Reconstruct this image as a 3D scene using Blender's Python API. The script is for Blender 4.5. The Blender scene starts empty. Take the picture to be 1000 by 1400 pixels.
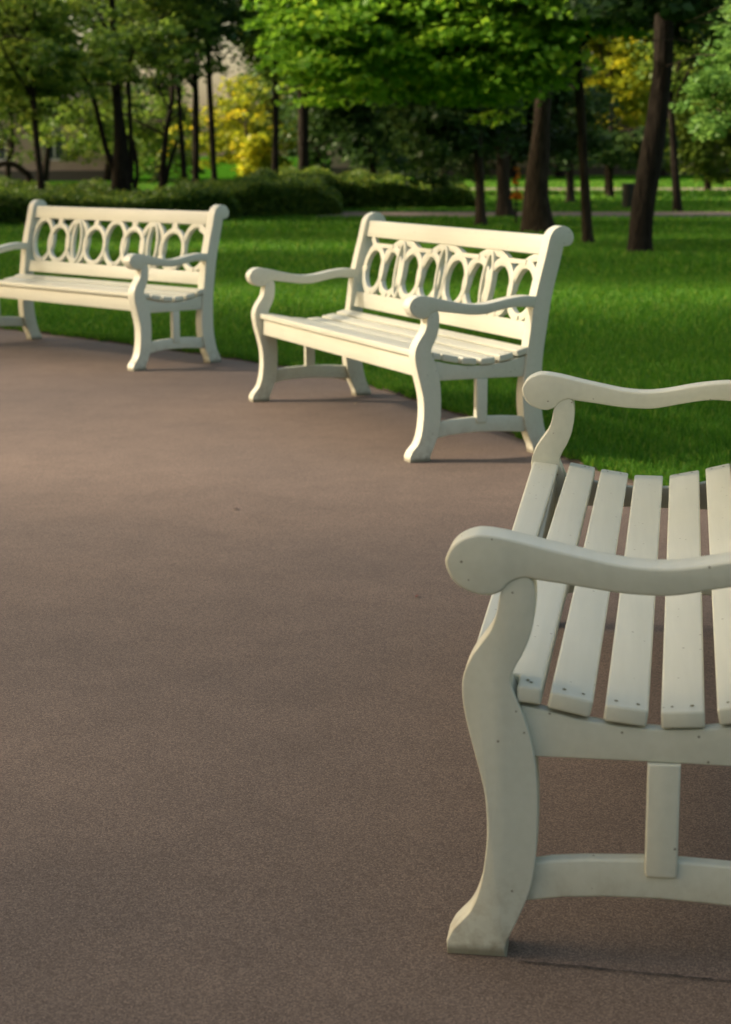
import bpy, bmesh, math, random
import numpy as np
from mathutils import Vector, Matrix, noise

# ------------------------------------------------------------------ camera, sky, sun
S = bpy.context.scene
C = S.collection
CAM_H, PITCH, FPX, ROLL = 1.2386, math.radians(11.652), 2370.2, math.radians(0.231)
cam = bpy.data.cameras.new('camera'); cam_o = bpy.data.objects.new('camera', cam); C.objects.link(cam_o)
cam.sensor_fit = 'VERTICAL'; cam.sensor_height = 36; cam.lens = FPX/1400*36
cam.clip_start = .05; cam.clip_end = 3000
cam_o.matrix_world = Matrix.Translation((0, 0, CAM_H)) @ Matrix.Rotation(math.pi/2-PITCH, 4, 'X') @ Matrix.Rotation(-ROLL, 4, 'Z')
cam.dof.use_dof = True; cam.dof.focus_distance = 3.7; cam.dof.aperture_fstop = 6.0
S.camera = cam_o
SUN_EL, SUN_ROT = math.radians(28), math.radians(-84)      # rotation measured from +Y towards +X
w = bpy.data.worlds.new('World'); S.world = w; w.use_nodes = True
nt = w.node_tree; sky = nt.nodes.new('ShaderNodeTexSky'); sky.sky_type = 'NISHITA'; sky.sun_disc = False
sky.sun_elevation = SUN_EL; sky.sun_rotation = SUN_ROT; sky.dust_density = 4.0; sky.air_density = 1.0; sky.ozone_density = .5
wm = nt.nodes.new('ShaderNodeMix'); wm.data_type = 'RGBA'; wm.blend_type = 'MULTIPLY'; wm.inputs[0].default_value = 1
wm.inputs[7].default_value = (1.12, 1.0, .81, 1)          # warm evening air
nt.links.new(sky.outputs[0], wm.inputs[6]); nt.links.new(wm.outputs[2], nt.nodes['Background'].inputs[0]); nt.nodes['Background'].inputs[1].default_value = .13
sl = bpy.data.lights.new('sun', 'SUN'); sl.energy = 4.6; sl.angle = math.radians(3.6); sl.color = (1, .82, .64)
so = bpy.data.objects.new('sun', sl); C.objects.link(so)
sd = Vector((math.sin(SUN_ROT)*math.cos(SUN_EL), math.cos(SUN_ROT)*math.cos(SUN_EL), math.sin(SUN_EL)))
so.rotation_euler = sd.to_track_quat('Z', 'Y').to_euler(); so.location = sd*50
S.view_settings.view_transform = 'Standard'; S.view_settings.look = 'None'
S.view_settings.exposure = 1.15; S.view_settings.gamma = 1
S.render.engine = 'CYCLES'
S.cycles.max_bounces = 6; S.cycles.diffuse_bounces = 3; S.cycles.transmission_bounces = 3; S.cycles.transparent_max_bounces = 4
S.cycles.use_denoising = True

# ------------------------------------------------------------------ pixel <-> world
def ray(u, v):
    x = u-500; y = 700-v; c, s = math.cos(ROLL), math.sin(ROLL)
    a = (c*x+s*y)/FPX; b = (-s*x+c*y)/FPX
    cy, sy = math.cos(PITCH), math.sin(PITCH)
    return Vector((a, cy+b*sy, -sy+b*cy))
def at(u, v, Y):
    r = ray(u, v); return Vector((0, 0, CAM_H)) + r*(Y/r.y)
def ground(u, v):
    r = ray(u, v); return Vector((0, 0, CAM_H)) + r*(-CAM_H/r.z)

# ------------------------------------------------------------------ materials
def mat(name):
    m = bpy.data.materials.new(name); m.use_nodes = True
    n = m.node_tree; b = n.nodes['Principled BSDF']; return m, n, b
def nd(n, t, **k):
    x = n.nodes.new(t)
    for a, v in k.items():
        if a in x.inputs: x.inputs[a].default_value = v
        else: setattr(x, a, v)
    return x
def ramp(n, src, stops):
    r = n.nodes.new('ShaderNodeValToRGB'); e = r.color_ramp.elements
    while len(e) < len(stops): e.new(.5)
    for i, (p, c) in enumerate(stops):
        e[i].position = p; e[i].color = (*c, 1) if len(c) == 3 else c
    n.links.new(src, r.inputs[0]); return r.outputs[0]
def mix(n, f, a, b, mode='MIX'):
    m = n.nodes.new('ShaderNodeMix'); m.data_type = 'RGBA'; m.blend_type = mode
    for s, v in ((m.inputs[0], f), (m.inputs[6], a), (m.inputs[7], b)):
        if hasattr(v, 'links'): n.links.new(v, s)
        elif isinstance(v, (int, float)): s.default_value = v
        else: s.default_value = (*v, 1)
    return m.outputs[2]
def mathn(n, op, a, b=0.0):
    m = n.nodes.new('ShaderNodeMath'); m.operation = op
    for s, v in ((m.inputs[0], a), (m.inputs[1], b)):
        if hasattr(v, 'links'): n.links.new(v, s)
        else: s.default_value = v
    return m.outputs[0]
def bump(n, b, h, strength, dist):
    u = nd(n, 'ShaderNodeBump'); u.inputs['Strength'].default_value = strength; u.inputs['Distance'].default_value = dist
    n.links.new(h, u.inputs['Height']); n.links.new(u.outputs[0], b.inputs['Normal'])

def paint_mat():
    m, n, b = mat('cream_paint')
    tc = nd(n, 'ShaderNodeTexCoord'); ob = tc.outputs['Object']
    n1 = nd(n, 'ShaderNodeTexNoise', Scale=3.5, Detail=4.0); n.links.new(ob, n1.inputs['Vector'])
    c = ramp(n, n1.outputs[0], [(.3, (.555, .575, .48)), (.7, (.595, .612, .515))])
    # long brushed grain
    mp = nd(n, 'ShaderNodeMapping'); mp.inputs['Scale'].default_value = (3, 60, 60); n.links.new(ob, mp.inputs[0])
    n2 = nd(n, 'ShaderNodeTexNoise', Scale=1.0, Detail=5.0); n.links.new(mp.outputs[0], n2.inputs['Vector'])
    c = mix(n, .045, c, ramp(n, n2.outputs[0], [(.35, (.3, .3, .22)), (.65, (.9, .9, .8))]), 'MIX')
    # small dark nicks in the paint
    vo = nd(n, 'ShaderNodeTexVoronoi', Scale=34.0); n.links.new(ob, vo.inputs['Vector'])
    nz = nd(n, 'ShaderNodeTexNoise', Scale=6.0); n.links.new(ob, nz.inputs['Vector'])
    thr = mathn(n, 'MULTIPLY', mathn(n, 'GREATER_THAN', nz.outputs[0], .47), .075)
    nick = mathn(n, 'LESS_THAN', vo.outputs['Distance'], thr)
    c = mix(n, mathn(n, 'MULTIPLY', nick, .75), c, (.13, .12, .075))
    # splashed dirt low on the legs
    sx = nd(n, 'ShaderNodeSeparateXYZ'); n.links.new(ob, sx.inputs[0])
    n3 = nd(n, 'ShaderNodeTexNoise', Scale=26.0, Detail=6.0, Roughness=.7); n.links.new(ob, n3.inputs['Vector'])
    lo = nd(n, 'ShaderNodeMapRange'); lo.inputs[1].default_value = .17; lo.inputs[2].default_value = 0; n.links.new(sx.outputs[2], lo.inputs[0])
    d = mathn(n, 'MULTIPLY', lo.outputs[0], ramp(n, n3.outputs[0], [(.45, (0, 0, 0)), (.7, (1, 1, 1))]))
    c = mix(n, mathn(n, 'MULTIPLY', d, .7), c, (.24, .19, .11))
    lo2 = nd(n, 'ShaderNodeMapRange'); lo2.inputs[1].default_value = .02; lo2.inputs[2].default_value = .008; n.links.new(sx.outputs[2], lo2.inputs[0])
    c = mix(n, mathn(n, 'MULTIPLY', lo2.outputs[0], .8), c, (.16, .15, .10))
    n.links.new(c, b.inputs['Base Color'])
    b.inputs['Roughness'].default_value = .42; b.inputs['Specular IOR Level'].default_value = .4
    n4 = nd(n, 'ShaderNodeTexNoise', Scale=90.0, Detail=3.0); n.links.new(ob, n4.inputs['Vector'])
    hh = mathn(n, 'ADD', mathn(n, 'MULTIPLY', n2.outputs[0], .5), mathn(n, 'MULTIPLY', n4.outputs[0], .25))
    bump(n, b, hh, .25, .003)
    return m
PAINT = paint_mat()
def simple(name, col, rough=.7, metal=0, nscale=None, col2=None):
    m, n, b = mat(name)
    if nscale:
        tc = nd(n, 'ShaderNodeTexCoord'); x = nd(n, 'ShaderNodeTexNoise', Scale=nscale, Detail=4.0); n.links.new(tc.outputs['Object'], x.inputs['Vector'])
        n.links.new(ramp(n, x.outputs[0], [(.35, col), (.65, col2)]), b.inputs['Base Color'])
    else: b.inputs['Base Color'].default_value = (*col, 1)
    b.inputs['Roughness'].default_value = rough; b.inputs['Metallic'].default_value = metal
    return m
NAIL = simple('nail_hole', (.16, .15, .08), .8)
def asphalt():
    m, n, b = mat('worn_asphalt')
    tc = nd(n, 'ShaderNodeTexCoord'); ob = tc.outputs['Object']
    a = nd(n, 'ShaderNodeTexNoise', Scale=.8, Detail=4.0); n.links.new(ob, a.inputs['Vector'])
    c = ramp(n, a.outputs[0], [(.3, (.124, .095, .077)), (.7, (.156, .116, .090))])
    a2 = nd(n, 'ShaderNodeTexNoise', Scale=5.0, Detail=6.0, Roughness=.65); n.links.new(ob, a2.inputs['Vector'])
    c = mix(n, .35, c, ramp(n, a2.outputs[0], [(.3, (.36, .36, .36)), (.7, (.64, .64, .64))]), 'OVERLAY')
    # aggregate
    g = nd(n, 'ShaderNodeTexNoise', Scale=330.0, Detail=3.0, Roughness=.7); n.links.new(ob, g.inputs['Vector'])
    c = mix(n, .5, c, ramp(n, g.outputs[0], [(.36, (.12, .12, .12)), (.53, (.5, .5, .5)), (.68, (.95, .95, .95))]), 'OVERLAY')
    vc = nd(n, 'ShaderNodeTexVoronoi', Scale=320.0); n.links.new(ob, vc.inputs['Vector'])
    sc_ = nd(n, 'ShaderNodeSeparateColor'); n.links.new(vc.outputs['Color'], sc_.inputs[0])
    c = mix(n, .62, c, ramp(n, sc_.outputs[0], [(0, (.22, .22, .22)), (.5, (.48, .48, .48)), (1, (.82, .82, .82))]), 'OVERLAY')
    v = nd(n, 'ShaderNodeTexVoronoi', Scale=190.0); n.links.new(ob, v.inputs['Vector'])
    pale = mathn(n, 'MULTIPLY', mathn(n, 'LESS_THAN', v.outputs['Distance'], .22), mathn(n, 'GREATER_THAN', g.outputs[0], .55))
    c = mix(n, mathn(n, 'MULTIPLY', pale, .55), c, (.36, .30, .25))
    v2 = nd(n, 'ShaderNodeTexVoronoi', Scale=120.0); n.links.new(ob, v2.inputs['Vector'])
    dk = mathn(n, 'MULTIPLY', mathn(n, 'LESS_THAN', v2.outputs['Distance'], .2), mathn(n, 'LESS_THAN', g.outputs[0], .47))
    c = mix(n, mathn(n, 'MULTIPLY', dk, .6), c, (.035, .028, .024))
    n.links.new(c, b.inputs['Base Color']); b.inputs['Roughness'].default_value = .82
    b.inputs['Specular IOR Level'].default_value = .3
    hh = mathn(n, 'ADD', g.outputs[0], mathn(n, 'MULTIPLY', a2.outputs[0], .6))
    bump(n, b, hh, .12, .001)
    return m
def grass_mat(name, cols, attr=True):
    m, n, b = mat(name)
    tc = nd(n, 'ShaderNodeTexCoord'); ob = tc.outputs['Object']
    a = nd(n, 'ShaderNodeTexNoise', Scale=1.1, Detail=5.0, Roughness=.6); n.links.new(ob, a.inputs['Vector'])
    c = ramp(n, a.outputs[0], [(.3, cols[0]), (.7, cols[1])])
    if attr:
        t = nd(n, 'ShaderNodeAttribute', attribute_name='var')
        c = mix(n, .6, c, ramp(n, t.outputs['Fac'], [(0, cols[2]), (.6, cols[1]), (.9, cols[3]), (1, cols[4])]))
    else:
        f = nd(n, 'ShaderNodeTexNoise', Scale=60.0, Detail=3.0); n.links.new(ob, f.inputs['Vector'])
        c = mix(n, .6, c, ramp(n, f.outputs[0], [(.3, cols[2]), (.6, cols[1])]))
        bump(n, b, f.outputs[0], .8, .03)
    n.links.new(c, b.inputs['Base Color']); b.inputs['Roughness'].default_value = .6
    b.inputs['Specular IOR Level'].default_value = .15 if attr else 0
    if attr: leafy(n, b, c, .35)
    return m
def leafy(n, b, c, f):
    tr = nd(n, 'ShaderNodeBsdfTranslucent'); out = n.nodes['Material Output']
    hs = nd(n, 'ShaderNodeHueSaturation'); hs.inputs['Hue'].default_value = .485; hs.inputs['Value'].default_value = 1.5
    n.links.new(c, hs.inputs['Color']); n.links.new(hs.outputs[0], tr.inputs[0])
    ms = nd(n, 'ShaderNodeMixShader'); ms.inputs[0].default_value = f
    n.links.new(b.outputs[0], ms.inputs[1]); n.links.new(tr.outputs[0], ms.inputs[2]); n.links.new(ms.outputs[0], out.inputs[0])
def leaf_mat(name, a, bcol, c3, f=.4):
    m, n, b = mat(name)
    t = nd(n, 'ShaderNodeAttribute', attribute_name='var')
    c = ramp(n, t.outputs['Fac'], [(0, a), (.6, bcol), (1, c3)])
    n.links.new(c, b.inputs['Base Color']); b.inputs['Roughness'].default_value = .5
    b.inputs['Specular IOR Level'].default_value = .3
    leafy(n, b, c, f); return m
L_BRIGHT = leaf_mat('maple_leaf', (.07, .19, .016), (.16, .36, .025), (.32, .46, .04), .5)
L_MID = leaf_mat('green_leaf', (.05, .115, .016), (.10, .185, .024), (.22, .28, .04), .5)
L_WOOD = leaf_mat('shade_woodland_leaf', (.03, .085, .015), (.06, .14, .022), (.13, .19, .03), .2)
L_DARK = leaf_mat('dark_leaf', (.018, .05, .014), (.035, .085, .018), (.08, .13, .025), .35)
L_SUNLIT = leaf_mat('sunlit_leaf', (.08, .15, .014), (.26, .31, .016), (.58, .48, .02), .52)  # yellow of low sun on foliage put into the leaf colour
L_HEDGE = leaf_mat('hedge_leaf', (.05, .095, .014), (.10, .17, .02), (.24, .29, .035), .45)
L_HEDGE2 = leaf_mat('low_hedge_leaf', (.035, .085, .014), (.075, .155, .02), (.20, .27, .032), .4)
L_ORANGE_LIT = leaf_mat('orange_lit_leaf', (.5, .2, .02), (.7, .32, .03), (.8, .45, .05), .5)
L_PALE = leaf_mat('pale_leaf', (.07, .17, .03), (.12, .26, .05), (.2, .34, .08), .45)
def bark(name, a, b2):
    m, n, b = mat(name)
    tc = nd(n, 'ShaderNodeTexCoord'); mp = nd(n, 'ShaderNodeMapping'); mp.inputs['Scale'].default_value = (14, 14, 2.2)
    n.links.new(tc.outputs['Object'], mp.inputs[0])
    x = nd(n, 'ShaderNodeTexNoise', Scale=1.6, Detail=8.0, Roughness=.65); n.links.new(mp.outputs[0], x.inputs['Vector'])
    v = nd(n, 'ShaderNodeTexVoronoi', Scale=1.3); v.feature = 'DISTANCE_TO_EDGE'; n.links.new(mp.outputs[0], v.inputs['Vector'])
    c = ramp(n, x.outputs[0], [(.35, a), (.7, b2)]); n.links.new(c, b.inputs['Base Color'])
    b.inputs['Roughness'].default_value = .95; b.inputs['Specular IOR Level'].default_value = .1
    bump(n, b, mathn(n, 'ADD', x.outputs[0], mathn(n, 'MULTIPLY', v.outputs[0], 1.2)), .9, .05)
    return m
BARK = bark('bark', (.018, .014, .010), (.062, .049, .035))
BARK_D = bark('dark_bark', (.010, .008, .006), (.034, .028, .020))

# ------------------------------------------------------------------ helpers
def tag(o, label=None, cat=None, group=None, kind=None):
    if label: o['label'] = label
    if cat: o['category'] = cat
    if group: o['group'] = group
    if kind: o['kind'] = kind
    return o
def empty(name, loc=(0, 0, 0), rz=0):
    o = bpy.data.objects.new(name, None); C.objects.link(o); o.location = loc; o.rotation_euler = (0, 0, rz)
    o.empty_display_size = .1; return o
def obj(name, me, m, parent=None):
    o = bpy.data.objects.new(name, me); C.objects.link(o)
    for x in (m if isinstance(m, (list, tuple)) else [m]): me.materials.append(x)
    if parent: o.parent = parent
    return o
def from_np(name, V, F, var=None, smooth=False):
    """V (n,3) F (m,k) arrays of one face size"""
    me = bpy.data.meshes.new(name); V = np.asarray(V, np.float32); F = np.asarray(F, np.int32)
    me.vertices.add(len(V)); me.vertices.foreach_set('co', V.ravel())
    k = F.shape[1]; me.loops.add(F.size); me.loops.foreach_set('vertex_index', F.ravel())
    me.polygons.add(len(F)); me.polygons.foreach_set('loop_start', np.arange(0, F.size, k, dtype=np.int32))
    me.polygons.foreach_set('loop_total', np.full(len(F), k, np.int32))
    if smooth: me.polygons.foreach_set('use_smooth', np.ones(len(F), bool))
    if var is not None:
        a = me.attributes.new('var', 'FLOAT', 'FACE'); a.data.foreach_set('value', np.asarray(var, np.float32))
    me.update(); me.validate(); return me
def catmull(pts, n=5, closed=False):
    out = []; N = len(pts)
    rng = range(N if closed else N-1)
    g = lambda i: Vector(pts[i % N] if closed else pts[max(0, min(N-1, i))])
    for i in rng:
        a, b, c, d = g(i-1), g(i), g(i+1), g(i+2)
        for k in range(n):
            t = k/n
            out.append(.5*((2*b)+(c-a)*t+(2*a-5*b+4*c-d)*t*t+(-a+3*b-3*c+d)*t**3))
    if not closed: out.append(Vector(pts[-1]))
    return out
def finish(bm, name, ang=38):
    bmesh.ops.recalc_face_normals(bm, faces=bm.faces)
    me = bpy.data.meshes.new(name); bm.to_mesh(me); bm.free()
    me.polygons.foreach_set('use_smooth', np.ones(len(me.polygons), bool))
    me.set_sharp_from_angle(angle=math.radians(ang)); return me
def extrude_profile(name, prof, x0, x1, bev=.004, axis='x', bm=None, ret=False):
    """prof: list of (y,z) extruded along x (or (x,y) extruded along z when axis='z')"""
    own = bm is None
    b = bmesh.new()
    mk = (lambda p, t: (t, p[0], p[1])) if axis == 'x' else (lambda p, t: (p[0], p[1], t))
    va = [b.verts.new(mk(p, x0)) for p in prof]; vb = [b.verts.new(mk(p, x1)) for p in prof]
    fa = b.faces.new(va); fb = b.faces.new(vb[::-1]); N = len(prof)
    for i in range(N): b.faces.new((va[i], vb[i], vb[(i+1) % N], va[(i+1) % N]))
    bmesh.ops.recalc_face_normals(b, faces=b.faces)
    if bev:
        bmesh.ops.bevel(b, geom=list(set(fa.edges) | set(fb.edges)), offset=bev, segments=3, profile=.5, affect='EDGES', clamp_overlap=True)
    if bm is None: return finish(b, name)
    tmp = bpy.data.meshes.new('t'); b.to_mesh(tmp); b.free(); bm.from_mesh(tmp); bpy.data.meshes.remove(tmp)
def box_mesh(name, x0, x1, y0, y1, z0, z1, bev=.004, bm=None):
    b = bmesh.new(); bmesh.ops.create_cube(b, size=1)
    for v in b.verts: v.co = Vector((x0+(v.co.x+.5)*(x1-x0), y0+(v.co.y+.5)*(y1-y0), z0+(v.co.z+.5)*(z1-z0)))
    if bev: bmesh.ops.bevel(b, geom=list(b.edges), offset=bev, segments=3, profile=.5, affect='EDGES')
    if bm is None: return finish(b, name)
    tmp = bpy.data.meshes.new('t'); b.to_mesh(tmp); b.free(); bm.from_mesh(tmp); bpy.data.meshes.remove(tmp)

# ------------------------------------------------------------------ setting: ground, paving, lawns, paths
EDGE = [(-30, 19.5), (-14, 17.2), (-7.5, 15.6), (-4.6, 14.2), (-3.4, 13.25), (-2.67, 12.69), (-2.26, 12.3), (-1.65, 11.66), (-.76, 10.65), (-.14, 9.75), (.16, 9.1), (.40, 8.5),
        (.63, 7.85), (.83, 7.1), (.95, 6.75), (1.11, 6.36), (1.32, 5.9), (1.6, 5.2), (1.8, 4.4), (1.92, 3.4), (1.95, 2.2), (1.8, .6), (1.4, -1.5), (.4, -5)]
EDGE3 = catmull([(x, y, 0) for x, y in EDGE], 6)
def sheet(name, pts, z, m):
    b = bmesh.new(); f = b.faces.new([b.verts.new((p[0], p[1], z)) for p in pts])
    bmesh.ops.triangulate(b, faces=[f]); me = finish(b, name)
    return tag(obj(name, me, m), kind='structure')
SOIL = simple('soil', (.022, .018, .011), .95, 0, 30, (.055, .042, .028))
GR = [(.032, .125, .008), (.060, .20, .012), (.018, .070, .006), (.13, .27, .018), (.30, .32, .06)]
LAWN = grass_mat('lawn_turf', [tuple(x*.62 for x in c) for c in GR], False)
BLADE = grass_mat('grass_blade', GR, True)
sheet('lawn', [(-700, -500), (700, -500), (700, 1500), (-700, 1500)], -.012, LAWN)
sheet('pavement', [(p.x, p.y) for p in EDGE3]+[(-30, -5)], 0.0, asphalt())
# soil lip between paving and turf
V = []; F = []
rs = random.Random(5)
E2 = catmull([(x, y, 0) for x, y in EDGE], 40)
cols = 6
for i, p in enumerate(E2):
    t = (E2[min(i+1, len(E2)-1)]-E2[max(i-1, 0)]).normalized(); nrm = Vector((-t.y, t.x, 0))
    if nrm.y < 0 and nrm.x < 0: nrm = -nrm
    if nrm.dot(Vector((1, 1, 0))) < 0: nrm = -nrm
    for k, (dd, zz) in enumerate(((-.010, .001), (.0, .007), (.015, .012), (.05, .010), (.12, .004), (.25, -.014))):
        j = (noise.noise(p*6+Vector((0, 0, k)))*.02) if k < 5 else 0
        q = p+nrm*(dd+j); V.append((q.x, q.y, zz+(noise.noise(q*14)*.006 if 0 < k < 5 else 0)))
for i in range(len(E2)-1):
    for k in range(cols-1):
        a = i*cols+k; F.append((a, a+1, a+cols+1, a+cols))
tag(obj('lawn_edge', from_np('lawn_edge', V, F, smooth=True), SOIL), kind='structure')
GRAVEL = simple('gravel_path', (.12, .09, .068), .95, 0, 6, (.19, .14, .105))
def strip(name, v0, v1, u0, u1, z=.004):
    a = [ground(u, v0) for u in (u0, (u0+u1)/2, u1)]; b = [ground(u, v1) for u in (u1, (u0+u1)/2, u0)]
    return sheet(name, [(p.x, p.y) for p in a+b], z, GRAVEL)
strip('footpath', 297.0, 290.0, 430, 2600)
strip('footpath', 261.0, 257.2, 560, 2600)
sheet('footpath', [(-30, 27.6), (-12, 28.6), (-4, 30.6), (ground(430, 297).x+.3, ground(430, 297).y), (ground(430, 290).x, ground(430, 290).y+.5), (-5, 31.6), (-12, 29.6), (-30, 28.6)], .006, GRAVEL) if False else None

# ------------------------------------------------------------------ benches
L2 = 1.008; T = .062
LEG = [(0, 0), (-.001, .022), (.008, .040), (.016, .050), (.037, .076), (.051, .116), (.058, .161), (.061, .209), (.057, .267), (.044, .323), (.028, .384), (.021, .426), (.022, .458),
       (.033, .487), (.048, .510), (.064, .534), (.072, .560), (.079, .594), (.101, .616), (.124, .612), (.130, .582), (.126, .536), (.114, .500), (.101, .475), (.094, .452),
       (.102, .429), (.117, .392), (.130, .346), (.137, .295), (.139, .228), (.136, .160), (.128, .111), (.111, .066), (.092, .020)]
def smooth_profile(P, corners, n=4):
    """catmull between corner indices"""
    idx = sorted(corners); out = []; N = len(P)
    for a, b in zip(idx, idx[1:]+[idx[0]+N]):
        seg = [(*P[i % N], 0) for i in range(a, b+1)]
        if len(seg) == 2: out.append((seg[0][0], seg[0][1])); continue
        out += [(q.x, q.y) for q in catmull(seg, n)[:-1]]
    return out
LEGP = smooth_profile(LEG+[(.094, 0)], [0, 1, 34])
ARM = [(-.006, .632), (-.003, .650), (.010, .667), (.032, .678), (.054, .680), (.094, .674), (.150, .661), (.203, .650), (.255, .640), (.311, .636), (.366, .641), (.445, .656), (.520, .664), (.572, .660),
       (.563, .614), (.481, .619), (.410, .609), (.366, .600), (.325, .594), (.269, .595), (.225, .600), (.182, .606), (.134, .612), (.112, .615), (.092, .607), (.077, .592), (.055, .586), (.028, .592), (.006, .607)]
ARMP = smooth_profile(ARM, [13, 14])
POST = [(.571, 0), (.566, .030), (.548, .072), (.529, .130), (.519, .200), (.518, .270), (.526, .340), (.535, .430), (.547, .515), (.562, .620), (.588, .730), (.611, .815), (.630, .892),
        (.640, .915), (.658, .934), (.688, .946), (.720, .938), (.742, .912), (.743, .884), (.728, .866), (.708, .862), (.697, .862),
        (.683, .800), (.664, .730), (.643, .640), (.624, .520), (.610, .420), (.605, .340), (.604, .230), (.613, .150), (.630, .080), (.656, .024), (.658, 0)]
POSTP = smooth_profile(POST, [0, 21, 32])
SLATS = [(.044, .452, .139, .442), (.155, .438, .220, .425), (.238, .421, .303, .414), (.321, .4125, .386, .4165), (.404, .421, .469, .433), (.486, .438, .538, .452)]
SLATS += [(.025, .455, .067, .450), (.078, .4485, .141, .4418)]         # two narrower front boards of the nearest bench
def ztop(y): return float(np.interp(y, (0, .044, .139, .155, .22, .303, .35, .386, .469, .538), (.458, .452, .442, .438, .425, .414, .412, .4165, .433, .452)))
def slat_bm(i):
    y0, z0, y1, z1 = SLATS[i]; th = .027; b = bmesh.new()
    d = Vector((y1-y0, z1-z0)).normalized(); nn = Vector((-d.y, d.x))
    prof = [(y0, z0), (y1, z1), (y1-nn.x*th*-1*-1, z1-nn.y*th), (y0-nn.x*th, z0-nn.y*th)]
    e = L2-.004
    if i == 0:      # notched round the front legs
        plan = [(-L2+T+.001, y0), (L2-T-.001, y0), (L2-T-.001, .100), (e, .104), (e, y1), (-e, y1), (-e, .104), (-L2+T+.001, .100)]
        zt = lambda y: z0+(z1-z0)*(y-y0)/(y1-y0)
        va = [b.verts.new((x, y, zt(y))) for x, y in plan]; vb = [b.verts.new((x, y, zt(y)-th)) for x, y in plan]
    elif i == 7:
        plan = [(-e, y0), (L2-T-.001, y0), (L2-T-.001, .104), (e, .104), (e, y1), (-e, y1)]
        zt = lambda y: z0+(z1-z0)*(y-y0)/(y1-y0)
        va = [b.verts.new((x, y, zt(y))) for x, y in plan]; vb = [b.verts.new((x, y, zt(y)-th)) for x, y in plan]
    else:
        plan = [(-e, y0), (e, y0), (e, y1), (-e, y1)]
        if i == 6: f = L2-T-.001; plan = [(-f, y0), (f, y0), (f, y1), (-f, y1)]
        if i == 5: plan = [(-e, y0), (e, y0), (e, .530), (e, y1), (-e, y1), (-e, .530)]
        zt = lambda y: z0+(z1-z0)*(y-y0)/(y1-y0)
        va = [b.verts.new((x, y, zt(y))) for x, y in plan]; vb = [b.verts.new((x+0, y-nn.x*th, zt(y)-th)) for x, y in plan]
    fa = b.faces.new(va); fb = b.faces.new(vb[::-1]); N = len(plan)
    for k in range(N): b.faces.new((va[k], vb[k], vb[(k+1) % N], va[(k+1) % N]))
    bmesh.ops.recalc_face_normals(b, faces=b.faces)
    bmesh.ops.bevel(b, geom=list(b.edges), offset=.0045, segments=3, profile=.5, affect='EDGES', clamp_overlap=True)
    nf = len(b.faces)
    rnd = random.Random(i+3)
    for sx in (-1, 1):
        for fy in (.27, .74):
            if i in (0, 7) and fy < .5: fy = .62
            if i == 6: continue
            cx, cy = sx*(L2-.032+rnd.uniform(-.006, .006)), y0+(y1-y0)*(fy+rnd.uniform(-.04, .04)); r = rnd.uniform(.0028, .0042)
            vs = [b.verts.new((cx+r*1.3*math.cos(a), cy+r*math.sin(a)*rnd.uniform(.6, 1), zt(cy+r*math.sin(a))+.0007)) for a in [k*math.pi/4 for k in range(8)]]
            f = b.faces.new(vs); f.material_index = 1
    return b, nf
def slat_mesh(i, skew=0):
    b, nf = slat_bm(i)
    if skew:            # this bench's seat boards run slightly askew: give the far end its own place
        y0, _, y1, _ = SLATS[i]
        for v in b.verts:
            t = (L2-v.co.x)/(2*L2); o_ = v.co.y; n_ = skew[0]+(skew[1]-skew[0])*(o_-y0)/(y1-y0)
            v.co.y = o_+t*(n_-o_); v.co.z += ztop(v.co.y)-ztop(o_)-.004*t
    me = bpy.data.meshes.new('seat_slat')
    bmesh.ops.recalc_face_normals(b, faces=b.faces[:]); 
    for f in b.faces:
        if f.material_index == 1 and f.normal.z < 0: f.normal_flip()
    b.to_mesh(me); b.free(); me.polygons.foreach_set('use_smooth', np.ones(len(me.polygons), bool)); me.set_sharp_from_angle(angle=.66)
    return me
def back_pt(x, h, off=0):
    """point in the raked plane of the back; h 0..1 between the rails"""
    y = .576+.057*h+.016; z = .545+.28*h
    n = Vector((0, -.28, .057)).normalized()*-1
    n = Vector((0, .98, -.2))
    return Vector((x, y, z))+n*off
def ring_into(bm, cx, ch, rx, rh, wd=.033, th=.024, off=0, a0=0, a1=360):
    n = 40; full = (a1-a0) >= 360; rows = []
    H = .286
    for k in range(n if full else n+1):
        a = math.radians(a0+(a1-a0)*k/n); ca, sa = math.cos(a), math.sin(a)
        # pointed-oval outline
        px, pz = rx*ca, rh*H*sa
        nx, nz = ca/rx, sa/(rh*H); l = math.hypot(nx, nz); nx /= l; nz /= l
        row = []
        for s, t in ((-.5, -.5), (-.32, -.62), (.32, -.62), (.5, -.5), (.5, .5), (-.5, .5)):
            x = cx+px+nx*wd*s; h = ch+(pz+nz*wd*s)/H
            row.append(bm.verts.new(back_pt(x, h, off+th*t)))
        rows.append(row)
    m = len(rows); 
    for k in range(m if full else m-1):
        a, b = rows[k], rows[(k+1) % m]
        for j in range(6): bm.faces.new((a[j], a[(j+1) % 6], b[(j+1) % 6], b[j]))
    if not full:
        bm.faces.new(rows[0]); bm.faces.new(rows[-1][::-1])
def bar_into(bm, x0, h0, x1, h1, wd=.022, th=.018, off=0):
    d = Vector((x1-x0, (h1-h0)*.286)); d.normalize(); n = Vector((-d.y, d.x))*wd/2
    vs = []
    for t in (-.5, .5):
        for (x, h, s) in ((x0, h0, 1), (x1, h1, 1), (x1, h1, -1), (x0, h0, -1)):
            vs.append(bm.verts.new(back_pt(x+n.x*s, h+n.y*s/.286, off+th*t)))
    a, b = vs[:4], vs[4:]
    bm.faces.new(a); bm.faces.new(b[::-1])
    for k in range(4): bm.faces.new((a[k], b[k], b[(k+1) % 4], a[(k+1) % 4]))
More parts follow.
